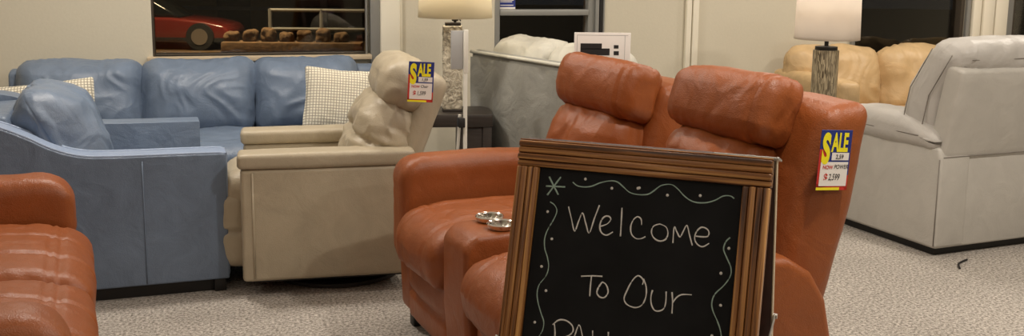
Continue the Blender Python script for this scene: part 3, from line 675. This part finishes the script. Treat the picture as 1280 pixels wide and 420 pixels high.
# ------------------------------------------------------------------ blue sofa under the window
def blue_sofa():
    # origin at the front left corner; back of the sofa close to the wall
    W, D = 2.10, 0.95; c, s_ = 0.9637, 0.2670
    bx, by = -2.74-0.06*c, 5.65-0.06*s_          # top back line starts here
    ox, oy = bx+s_*0.80, by-c*0.80
    t = thing('leather_sofa', 'long blue leather sofa with three back cushions under the window', 'sofa', (ox, oy, 0), math.atan2(s_, c), 'blue leather seating')
    R = M['blue']
    b = MB(); b.prism([(0.74, 0.06), (0.80, 0.66), (0.82, 0.80), (0.90, 0.82), (0.93, 0.78), (0.93, 0.06)], 0.0, W, 0.03, 4); b.build('back_frame', R, t)
    b = MB(); b.box(0.0, W, 0.02, 0.80, 0.06, 0.33, bev=0.02, seg=3); b.build('seat_base', R, t)
    soft_obj('seat_cushion', R, t, 0.02, 0.78, 0.005, 0.70, 0.31, 0.47, 0.05, n=36, puff=(0, 0.02, 0.03), wr=0.009, seed=51)
    soft_obj('seat_cushion', R, t, 0.785, 1.375, 0.005, 0.70, 0.31, 0.47, 0.05, n=36, puff=(0, 0.02, 0.03), wr=0.009, seed=52)
    soft_obj('seat_cushion', R, t, 1.38, 1.96, 0.005, 0.70, 0.31, 0.47, 0.05, n=36, puff=(0, 0.02, 0.03), wr=0.009, seed=53)
    L0 = lean(0.62, 0.47, 0.20)
    for k, (x0, x1) in enumerate(((0.06, 0.705), (0.715, 1.325), (1.335, 1.925))):
        def wc(p, x0=x0, x1=x1):
            q = Vector(p); cx = (q.x-(x0+x1)/2)/((x1-x0)/2); cz = (q.z-0.67)/0.22
            e = 1-0.45*min(1, abs(cx))**6-0.35*min(1, abs(cz))**4
            q.y = 0.74+(q.y-0.74)*e; q.z += 0.012*cx*cx*max(0, cz)-0.01*max(0, cz)
            q.y += 0.02
            return L0(q)
        soft_obj('back_cushion', R, t, x0, x1, 0.60, 0.80, 0.455, 0.885, 0.075, n=48, puff=(0.01, 0.045, 0.02), wr=0.020, wf=5, warp=wc, seed=60+k*4)
    for x0, x1 in ((W-0.13, W),):
        b = MB(); b.prism([(0.0, 0.06), (0.0, 0.56), (0.5, 0.57), (0.75, 0.66), (0.90, 0.76), (0.93, 0.06)], x0, x1, 0.02, 4); b.build('arm', R, t)
    b = MB(); b.box(0.05, W-0.05, 0.05, 0.90, 0.0, 0.065); b.build('plinth', M['dark'], t)
blue_sofa()

# ------------------------------------------------------------------ waffle throw pillows
def pillow(label, loc, rot, w=0.42, h=0.42, d=0.15, seed=1):
    def wp(p):
        u, v = p.x/(w/2), p.z/(h/2)
        e = max(0.0, (1-u**4)*(1-v**4))**0.55
        pinch = 1-0.07*(1-abs(u)**2) if abs(v) > abs(u) else 1-0.07*(1-abs(v)**2)
        return (p.x*(1-0.06*(1-v*v)*0) * (1-0.05*(1-abs(v))*abs(u)), p.y*(0.06+0.94*e), p.z*(1-0.05*(1-abs(u))*abs(v)))
    v, f = soft(-w/2, w/2, -d/2, d/2, -h/2, h/2, 0.012, n=36, wr=0.006, wf=7, warp=wp, seed=seed)
    o = link('throw_pillow', v, f, M['waffle'], None, True)
    return tag(o, label, 'pillow', 'waffle throw pillows', loc=loc, rot=rot)
pillow('cream waffle pillow leaning at the right end of the long blue sofa', (-0.955, 5.64, 0.655), (-0.30, 0.10, 0.27), 0.40, 0.38, 0.15, 3)
pillow('cream waffle pillow mostly hidden behind the blue armchair cushion', (-2.46, 5.33, 0.59), (-0.32, -0.10, 0.27), 0.52, 0.40, 0.15, 5)

# ------------------------------------------------------------------ dove grey reclining sofa seen from behind
def dove_sofa():
    W, D = 1.95, 0.85; ex, ey = 0.92, 0.39   # direction from the visible back corner toward the far end
    l = sqrt(ex*ex+ey*ey); ex /= l; ey /= l
    nx, ny = ey, -ex                        # back direction
    ox, oy = 2.115+ex*W-nx*D, 4.96+ey*W-ny*D
    t = thing('reclining_sofa', 'light grey leather reclining sofa seen from behind at the right', 'sofa', (ox, oy, 0), math.atan2(-ey, -ex))
    R = M['dove']; P = M['dove_pale']
    # local: x from far end (0) to the visible end (W), y=0 front, y=D back
    for k, (x0, x1) in enumerate(((0, 0.20), (W-0.20, W))):
        b = MB(); b.prism([(0.02, 0.045), (0.02, 0.56), (D-0.02, 0.56), (D, 0.50), (D, 0.045)], x0, x1, 0.02, 4); a = b.build('arm', R, t)
        def wp(p):
            k_ = (p.y-0.02)/0.8
            return (p.x, p.y, p.z+0.03*sin(pi*max(0, min(1, k_)))*(1 if p.z > 0.6 else 0.2)-0.03*max(0, k_-0.75)*4*(p.z > 0.6))
        ap = soft_obj('arm_pad', P, a, x0-0.02, x1+0.022, -0.02, D-0.03, 0.545, 0.655, 0.045, n=36, puff=(0.008, 0.008, 0.02), wr=0.007, wf=5, warp=wp, seed=k+70)
        stitch(a, M['stitch_dove'], [[(x1+0.031, y, 0.606) for y in (0.06, 0.3, 0.5, 0.72)]], 0.0025)
    b = MB(); b.prism([(D-0.05, 0.045), (D-0.06, 0.50), (D-0.012, 0.505), (D-0.004, 0.045)], 0.02, W-0.012, 0.012, 3); b.build('lower_back', R, t)
    b = MB(); b.box(0.2, W-0.2, 0.05, D-0.1, 0.08, 0.34, bev=0.02); b.build('seat_base', R, t)
    A = 0.19; n = 3; x0 = 0.0; step = (W-0.05)/n
    L0 = lean(D-0.10, 0.50, A)
    # upper back panel, hung outside the frame
    soft_obj('upper_back', R, t, 0.02, W-0.02, D-0.12, D-0.012, 0.50, 0.975, 0.02, n=50, puff=(0, 0.012, 0), wr=0.003, wf=3, warp=L0, seed=75)
    for i in range(n):
        a0 = 0.005+i*step; a1 = a0+step-0.006+(0.03 if i == n-1 else 0)
        def wh(p):
            q = Vector(p); k_ = max(0, (q.z-0.80)/0.2)
            q.y += 0.075*k_
            q = Vector(L0(q)); return q
        soft_obj('back_cushion', P, t, a0, a1, D-0.36, D-0.125, 0.50, 1.085, 0.085, n=46, puff=(0.012, 0.03, 0.02), wr=0.013, wf=5, warp=wh, seed=80+i*3,
                 grooves=((0, a1-0.05, 0.008, 0.012), (1, D-0.30, 0.007, 0.008), (2, 1.02, 0.008, 0.010)))
        if i == n-1:
            hx = a1+0.014
            stitch(t, M['stitch_dove'], [[wh(Vector((hx, D-yy, z_))) for z_ in (0.56, 0.68, 0.8, 0.92, 1.03)] for yy in (0.305, 0.175)], 0.0028, 'side_piping')
        stitch(t, M['stitch_dove'], [[wh(Vector((x_, D-0.112, 1.022))) for x_ in (a0+0.06, (a0+a1)/2, a1-0.06)]], 0.0028, 'back_piping')
        soft_obj('seat_cushion', P, t, max(0.2, a0), min(W-0.2, a1), 0.0, D-0.25, 0.33, 0.53, 0.06, n=28, puff=(0, 0.02, 0.03), wr=0.008, seed=90+i)
    stitch(t, M['stitch_dove'], [[(W-0.002, D-0.01, 0.06), (W-0.002, D-0.01, 0.50)], [(0.05, D-0.003, 0.51), (W-0.02, D-0.003, 0.51)]], 0.003, 'seam')
    b = MB(); b.box(0.05, W-0.05, 0.06, D-0.05, 0.0, 0.05); b.build('plinth', M['dark'], t)
dove_sofa()

# ------------------------------------------------------------------ grey green sofa in the middle, seen from behind
def sage_sofa():
    ex, ey = 0.546, -0.838; L = 1.28; D = 0.84
    nx, ny = -0.838, -0.546
    t = thing('fabric_sofa', 'grey green sofa seen from behind, between the end table and the rust loveseat', 'sofa', (-0.25+ex*L-nx*D, 5.95+ey*L-ny*D, 0), math.atan2(0.838, -0.546))
    R = M['sage']
    # local x: 0 near end .. L far end (at the end table)
    b = MB(); b.prism([(D-0.10, 0.05), (D-0.12, 0.89), (D-0.05, 0.94), (D-0.01, 0.91), (D-0.03, 0.30), (D-0.03, 0.05)], 0.0, L, 0.015, 4); b.build('back_frame', R, t)
    b = MB()
    vs, fs = [], []
    for i in range(41):      # slack upholstery panel hanging on the back
        for j in range(17):
            x = 0.01+(L-0.02)*i/40; z = 0.30+0.595*j/16
            y = D-0.024+0.020*(z-0.3)/0.565+0.012*sin(pi*j/16)+0.022*noise.noise(Vector((x*6.5, z*0.8, 2)))+0.004*sin(x*22+z*3)*sin(pi*j/16)
            vs.append((x, y, z))
    for i in range(40):
        for j in range(16): fs.append((i*17+j, i*17+j+1, (i+1)*17+j+1, (i+1)*17+j))
    link('back_panel', vs, fs, R, t, True)
    b = MB(); b.tube([(0.0, D-0.008, 0.922), (L*0.5, D-0.004, 0.924), (L, D-0.008, 0.922)], 0.010, 8)
    b.tube([(L, D-0.008, 0.922), (L+0.002, D-0.10, 0.90)], 0.009, 8); b.build('piping', M['sage_pale'], t, True)
    soft_obj('lower_panel', R, t, 0.0, L, D-0.06, D-0.012, 0.05, 0.285, 0.015, n=20, puff=(0, 0.005, 0), wr=0.003, seed=1)
    b = MB(); b.box(0, L, 0.03, D-0.08, 0.05, 0.40, bev=0.02); b.build('seat_base', R, t)
    for x0, x1 in ((0, 0.14), (L-0.14, L)):
        b = MB(); b.prism([(0.0, 0.05), (0.0, 0.60), (D-0.12, 0.62), (D-0.10, 0.05)], x0, x1, 0.03, 4); b.build('arm', R, t)
    for k, (x0, x1) in enumerate(((0.16, 0.69), (0.70, L-0.005))):
        soft_obj('back_cushion', M['sage_pale'], t, x0, x1, D-0.36, D-0.115, 0.45, 0.99, 0.085, n=30, puff=(0.01, 0.03, 0.025), wr=0.02, wf=6, grooves=((1, D-0.20, 0.008, 0.008),), seed=100+k)
        soft_obj('seat_cushion', R, t, max(x0, 0.15), min(x1, L-0.15), 0.0, D-0.3, 0.36, 0.50, 0.05, n=20, puff=(0, 0.01, 0.02), wr=0.006, seed=110+k)
    b = MB(); b.box(0.04, L-0.04, 0.05, D-0.06, 0, 0.055); b.build('plinth', M['dark'], t)
sage_sofa()

# ------------------------------------------------------------------ tan sofa along the right of the window wall
def tan_sofa():
    W, D = 2.2, 0.86; c, s_ = 0.9637, 0.2670
    t = thing('leather_sofa', 'tan leather sofa against the far right window behind the table lamp', 'sofa', (1.775+s_*D, 7.02-c*D, 0), math.atan2(s_, c))
    R = M['tan']
    for x0, x1 in ((0, 0.14), (W-0.14, W)):
        soft_obj('arm', R, t, x0, x1, 0.0, D-0.02, 0.06, 0.735, 0.035, n=24, puff=(0.008, 0.006, 0.01), wr=0.004, seed=x0)
    b = MB(); b.prism([(D-0.16, 0.06), (D-0.14, 0.76), (D-0.02, 0.76), (D, 0.06)], 0.1, W-0.1, 0.03, 4); b.build('back_frame', R, t)
    b = MB(); b.box(0.15, W-0.15, 0.03, D-0.1, 0.06, 0.34, bev=0.02); b.build('seat_base', R, t)
    L0 = lean(D-0.3, 0.46, 0.16)
    for k, (x0, x1) in enumerate(((0.02, 0.70), (0.71, 1.32), (1.33, 2.05))):
        def wc(p, x0=x0, x1=x1):
            q = Vector(p); cx = (q.x-(x0+x1)/2)/((x1-x0)/2); cz = (q.z-0.68)/0.24
            e = 1-0.45*min(1, abs(cx))**6-0.3*min(1, abs(cz))**4
            q.y = D-0.22+(q.y-(D-0.22))*e; return L0(q)
        soft_obj('back_cushion', R, t, x0, x1, D-0.34, D-0.13, 0.45, 0.895, 0.08, n=36, puff=(0.01, 0.04, 0.02), wr=0.022, wf=5, warp=wc, seed=120+k*5)
        soft_obj('seat_cushion', R, t, max(x0, 0.195), min(x1, W-0.195), -0.01, D-0.28, 0.33, 0.485, 0.05, n=26, puff=(0, 0.015, 0.03), wr=0.010, seed=130+k)
    b = MB(); b.box(0.05, W-0.05, 0.05, D-0.05, 0, 0.065); b.build('plinth', M['dark'], t)
tan_sofa()

# ------------------------------------------------------------------ end tables
def end_table(name, label, loc, rz, w, d, h, th=0.06, solid=None):
    t = thing(name, label, 'side table', loc, rz)
    b = MB(); b.box(-w/2, w/2, -d/2, d/2, h-th, h, bev=0.005); b.build('tabletop', M['espresso'], t)
    for px in (-w/2+0.03, w/2-0.03):
        for py in (-d/2+0.03, d/2-0.03):
            b = MB(); b.box(px-0.025, px+0.025, py-0.025, py+0.025, 0, h-th, bev=0.003); b.build('leg', M['espresso'], t)
    if solid:
        b = MB(); b.box(solid, w/2-0.012, -d/2+0.02, d/2-0.02, 0.12, h-th, bev=0.003); b.build('cabinet', M['espresso'], t)
    else:
        b = MB(); b.box(-w/2+0.03, w/2-0.03, -d/2+0.03, d/2-0.03, 0.14, 0.165); b.build('shelf', M['espresso'], t)
    return t
end_table('end_table', 'dark wooden end table under the carved stone lamp', (-0.34, 5.68, 0), 0.10, 0.44, 0.34, 0.615, 0.07, 0.03)
end_table('end_table', 'dark wooden end table under the mosaic cylinder lamp', (1.93, 5.99, 0), 0.40, 0.44, 0.26, 0.60, 0.05)

# ------------------------------------------------------------------ table lamps
def lamp_stone():
    t = thing('table_lamp', 'table lamp with carved stone block base and cream shade', 'lamp', (-0.335, 5.66, 0.615), 0.12)
    v, f = soft(-0.052, 0.052, -0.045, 0.045, 0.012, 0.475, 0.008, n=60, seed=4,
                warp=lambda p: tuple(p+Vector((p.x, p.y, 0)).normalized()*0.006*noise.noise(p*38)))
    link('lamp_base', v, f, M['stone'], t)
    b = MB(); b.box(-0.055, 0.055, -0.05, 0.05, 0.0, 0.014, bev=0.002); b.build('foot_plate', M['espresso'], t)
    b = MB(); b.box(-0.04, 0.045, -0.035, 0.035, 0.474, 0.492, bev=0.003); b.build('top_cap', M['espresso'], t)
    b = MB(); b.tube([(0.015, 0, 0.49), (0.015, 0, 0.60)], 0.008, 10); b.tube([(0.015, 0, 0.525), (0.04, -0.01, 0.51), (0.045, -0.012, 0.50)], 0.004, 8); b.lathe([(0.018, 0.50), (0.022, 0.53), (0.016, 0.56)], 0.015, 0, 16); b.build('socket', M['espresso'], t)
    b = MB(); b.lathe([(0.205, 0.52), (0.19, 0.83)], 0.015, 0, 48); v = b.v; f = b.f[:-2]
    o = link('lamp_shade', v, f, M['shade'], t); m = o.modifiers.new('thickness', 'SOLIDIFY'); m.thickness = 0.003
    point('lamp_bulb', (-0.32, 5.66, 1.30), 3.4, (1.0, 0.88, 0.70), 0.035)
lamp_stone()
def lamp_mosaic():
    t = thing('table_lamp', 'table lamp with streaked mosaic cylinder base and white shade', 'lamp', (1.835, 6.0, 0.60), 0)
    b = MB(); b.lathe([(0.0, 0.012), (0.073, 0.012), (0.074, 0.02), (0.074, 0.345), (0.072, 0.352), (0.0, 0.352)], 0, 0, 40); b.build('lamp_base', M['mosaic'], t)
    b = MB(); b.lathe([(0.0, 0.0), (0.071, 0.0), (0.071, 0.013), (0.0, 0.013)], 0, 0, 40); b.build('foot_ring', M['dark'], t); b = MB(); b.lathe([(0.0, 0.352), (0.064, 0.352), (0.064, 0.372), (0.012, 0.376), (0.012, 0.42), (0, 0.42)], 0, 0, 40); b.build('cap', M['dark'], t)
    b = MB(); b.lathe([(0.187, 0.415), (0.180, 0.70)], 0, 0, 48); o = link('lamp_shade', b.v, b.f[:-2], M['shade_white'], t); m = o.modifiers.new('thickness', 'SOLIDIFY'); m.thickness = 0.003
    point('lamp_bulb', (1.835, 6.0, 1.22), 1.3, (1.0, 0.92, 0.82), 0.035)
M['shade_white'] = shade_mat('white_lampshade', srgb(238, 230, 220), 0)
lamp_mosaic()

# ------------------------------------------------------------------ white upright sign holder and floor plan card
def sign_holder():
    t = thing('sign_stand', 'slim white upright sign stand in front of the stone lamp', 'stand', (-0.232, 5.20, 0), 0.30)
    b = MB(); b.box(-0.13, 0.13, -0.13, 0.13, 0, 0.012, bev=0.004); b.build('base_plate', M['white'], t)
    b = MB(); b.tube([(-0.012, -0.012, 0.01), (-0.012, -0.012, 1.085)], 0.0105, 10); b.build('pole', M['white'], t)
    b = MB(); b.tube([(-0.05, 0.09, 0.01), (-0.03, 0.03, 0.66)], 0.008, 10); b.build('rear_prop', M['white'], t)
    b = MB(); b.box(-0.085, -0.018, -0.006, 0.006, 0.90, 1.095, bev=0.002); b.build('sign_panel', M['greyplastic'], t)
    b = MB(); b.box(-0.022, 0.0, -0.024, -0.008, 0.88, 1.10, bev=0.002); b.build('panel_edge', M['white'], t)
    b = MB(); b.box(-0.048, -0.014, -0.024, 0.02, 0.60, 0.65, bev=0.004); b.build('clamp', M['ink'], t)
sign_holder()
def plan_card():
    t = thing('card_stand', 'white framed card with black sofa layout drawing behind the rust loveseat', 'sign', (0.415, 4.75, 0), 0.03)
    w, z0, z1 = 0.262, 0.93, 1.123
    b = MB(); b.box(-w/2, w/2, 0, 0.008, z0, z1, bev=0.002); b.build('frame', M['paper'], t)
    b = MB()
    for a in ((-w/2+0.012, w/2-0.012, z1-0.013, z1-0.011), (w/2-0.028, w/2-0.026, z0+0.01, z1-0.012), (-w/2+0.012, -w/2+0.014, z0+0.01, z1-0.012)): b.box(a[0], a[1], -0.0006, 0, a[2], a[3])
    b.build('border_line', M['greyplastic'], t)
    b = MB()
    b.box(-w/2+0.029, -w/2+0.128, -0.001, 0, z1-0.078, z1-0.050); b.box(-w/2+0.029, -w/2+0.165, -0.001, 0, z1-0.105, z1-0.073)
    b.box(w/2-0.078, w/2-0.056, -0.001, 0, z1-0.073, z1-0.057); b.box(w/2-0.078, w/2-0.054, -0.001, 0, z1-0.104, z1-0.085); b.build('layout_drawing', M['ink'], t)
    b = MB(); b.tube([(0, 0.012, 0.02), (0, 0.012, z0+0.06)], 0.009, 10); b.build('pole', M['white'], t)
    b = MB(); b.lathe([(0.0, 0.0), (0.11, 0.0), (0.11, 0.01), (0.02, 0.022), (0, 0.022)], 0, 0.012, 28); b.build('base', M['white'], t)
plan_card()
# blue notice on the door glass
b = MB(); b.box(0, 0.112, 0, 0.002, 0, 0.13); t = thing('window_notice', 'blue and white notice stuck on the middle window', 'sticker', tuple(Vector(WO)+Matrix.Rotation(WR, 3, 'Z') @ Vector((2.758, 0.052, 1.150))), WR)
b.build('sheet', M['tagblue'], t)
b = MB()
for z, x1 in ((0.010, 0.10), (0.032, 0.09), (0.042, 0.10)): b.box(0.012, x1, -0.001, 0, z, z+0.005)
b.box(0.0, 0.112, -0.001, 0, -0.012, 0.0); b.build('white_lines', M['paper'], t)

# ------------------------------------------------------------------ sale tags and the floor cable
def onloc(o, rz, x, y, z):
    return (o[0]+cos(rz)*x-sin(rz)*y, o[1]+sin(rz)*x+cos(rz)*y, z)
sale_tag('yellow and blue SALE tag on the side of the rust loveseat back', onloc((-0.47, 3.97), RZL, 1.422, 0.965, 0.955), 0.36, 0.06, 0.114, 0.185, '2,599', 'POWER')
sale_tag('yellow and blue SALE tag on the headrest of the beige recliner', (-0.385, 4.325, 1.020), 0.14, 0.05, 0.108, 0.172, '1,599', 'Chair')
b = MB(); b.tube(curve_pts([(2.17, 4.78, 0.006), (2.20, 4.86, 0.006), (2.27, 4.93, 0.006)], 8), 0.005, 8)
tag(b.build('power_cable', M['ink'], None, True), 'black power cable on the carpet behind the light grey sofa', 'cable')

# ------------------------------------------------------------------ the street outside the windows
M['asphalt'] = surf('street_pavement', srgb(84, 66, 44), 0.85, noise_scale=3, stretch=(0.3, 3, 1), var=0.5)
M['ochre'] = surf('ochre_facade', srgb(150, 124, 84), 0.9, noise_scale=1.5, var=0.25)
M['carred'] = surf('red_car_paint', srgb(112, 36, 28), 0.25, coat=0.6)
M['tyre'] = surf('tyre_rubber', (0.01, 0.01, 0.01, 1), 0.8)
M['brick'] = surf('planter_stone', srgb(92, 70, 46), 0.9, noise_scale=14, bump=0.01, var=0.4)
M['darkglass'] = surf('dark_car_glass', (0.01, 0.012, 0.013, 1), 0.08)
b = MB(); b.box(-22, 22, 7.9, 40, -0.37, -0.25); o = struct(b.build('trim_10', M['asphalt'])); o.name = 'pavement'
def reflection_car():  # car shape added in place of a red reflection in the glass
    t = thing('reflection_car', 'dark red car shape outside the left window, standing in for a reflection', 'car', (-6.8, 19.4, -0.25), 0.02)
    t.scale = (0.75, 0.75, 0.75)
    side = [(-2.0, 0.22), (-2.05, 0.55), (-1.9, 0.74), (-1.2, 0.80), (0.7, 0.78), (1.5, 0.70), (1.98, 0.60), (2.12, 0.45), (2.1, 0.22)]
    b = MB(); b.prism(side[::-1], -0.85, 0.85, 0.08, 4, axis='y'); b.build('body', M['carred'], t)
    top = [(-1.5, 0.78), (-1.1, 1.22), (0.1, 1.28), (0.9, 0.78)]
    b = MB(); b.prism(top[::-1], -0.70, 0.70, 0.08, 4, axis='y'); b.build('cabin', M['darkglass'], t)
    for wx in (-1.35, 1.42):
        for sy in (-0.86, 0.86):
            b = MB(); b.tube([(wx, sy-0.10, 0.33), (wx, sy+0.06, 0.33)], 0.33, 28, up=(0, 0, 1)); w_ = b.build('wheel', M['tyre'], t)
            b = MB(); b.tube([(wx, sy-0.112 if sy < 0 else sy+0.05, 0.33), (wx, sy-0.10 if sy < 0 else sy+0.07, 0.33)], 0.20, 20, up=(0, 0, 1))
            b.build('hubcap', M['steel'], w_)
    b = MB(); b.box(-2.0, 2.0, -0.87, -0.85, 0.20, 0.30); b.build('sill_panel', M['tyre'], t)
reflection_car()
def facade():
    t = thing('shop_building', 'ochre shop building across the street behind the left window', 'building', (-6.0, 23.5, -0.25), 0.05)
    b = MB(); b.box(-6, 4.2, 0, 3, 0, 5); b.build('facade_wall', M['ochre'], t)
    for (x0, x1, z0, z1, nx_, nz) in ((0.62, 1.35, 0.9, 3.2, 4, 6), (-3.2, -1.6, 0.9, 2.8, 3, 3)):
        b = MB(); b.box(x0, x1, -0.03, 0.02, z0, z1); f = b.build('window', M['darkglass'], t)
        b = MB()
        for i in range(nx_+1): x = x0+(x1-x0)*i/nx_; b.box(x-0.025, x+0.025, -0.06, -0.02, z0, z1)
        for i in range(nz+1): z = z0+(z1-z0)*i/nz; b.box(x0, x1, -0.06, -0.02, z-0.025, z+0.025)
        b.build('window_grid', M['aludark'], f)
    b = MB(); b.box(-0.75, 0.0, -0.04, 0.0, 0.0, 1.9); b.lathe([(0.375, -0.04), (0.375, 0.0)], 0, 0, 24)
    n_ = 48
    for i in range(len(b.v)-n_, len(b.v)): p = b.v[i]; b.v[i] = (p[0]-0.375, p[2], p[1]+1.9)
    b.build('silhouette_arch', M['tyre'], t)  # added dark arch standing in for a silhouette reflected in the glass
    b = MB(); b.box(2.6, 2.75, -0.15, 0, 0, 5); b.box(-6, 4.2, -0.12, 0, 0.5, 0.58); b.box(1.6, 1.75, -0.15, 0, 0, 5); b.build('pilaster', M['alu'], t)
facade()
t = thing('stone_planter', 'low stone planter wall outside the left window', 'planter', (-3.9, 17.0, -0.25), 0.03)
b = MB(); b.box(-0.9, 1.4, -0.2, 0.2, 0, 0.32, bev=0.03); b.build('planter_wall', M['brick'], t)
for i in range(7):
    v, f = soft(-0.11, 0.11, -0.10, 0.10, 0, 0.17+0.03*(i % 3), 0.06, n=8, wr=0.03, wf=9, seed=i); o = link('boulder', v, f, M['brick'], t); o.location = (-0.75+i*0.3, 0, 0.30)
t = thing('metal_railing', 'pale metal railing outside the left window', 'railing', (-3.9, 18.2, -0.25), 0.05)
b = MB(); b.tube([(-0.4, 0, 0.78), (2.3, 0, 0.78)], 0.03, 8); b.tube([(-0.4, 0, 0.45), (2.3, 0, 0.45)], 0.025, 8); b.build('rail', M['alu'], t)
for x in (-0.4, 0.5, 1.4, 2.3):
    b = MB(); b.tube([(x, 0, 0), (x, 0, 0.8)], 0.035, 8); b.build('post', M['alu'], t)
area('street_fill_light', (-5.0, 16.5, 5.5), 1.0, 420, (1.0, 0.74, 0.42), spread=1.5)  # unseen light added above the street to brighten car and facade
area('street_fill_light', (-4.6, 12.0, 5.0), 0.8, 110, (1.0, 0.72, 0.42), spread=1.1)  # unseen light added over the nearer pavement
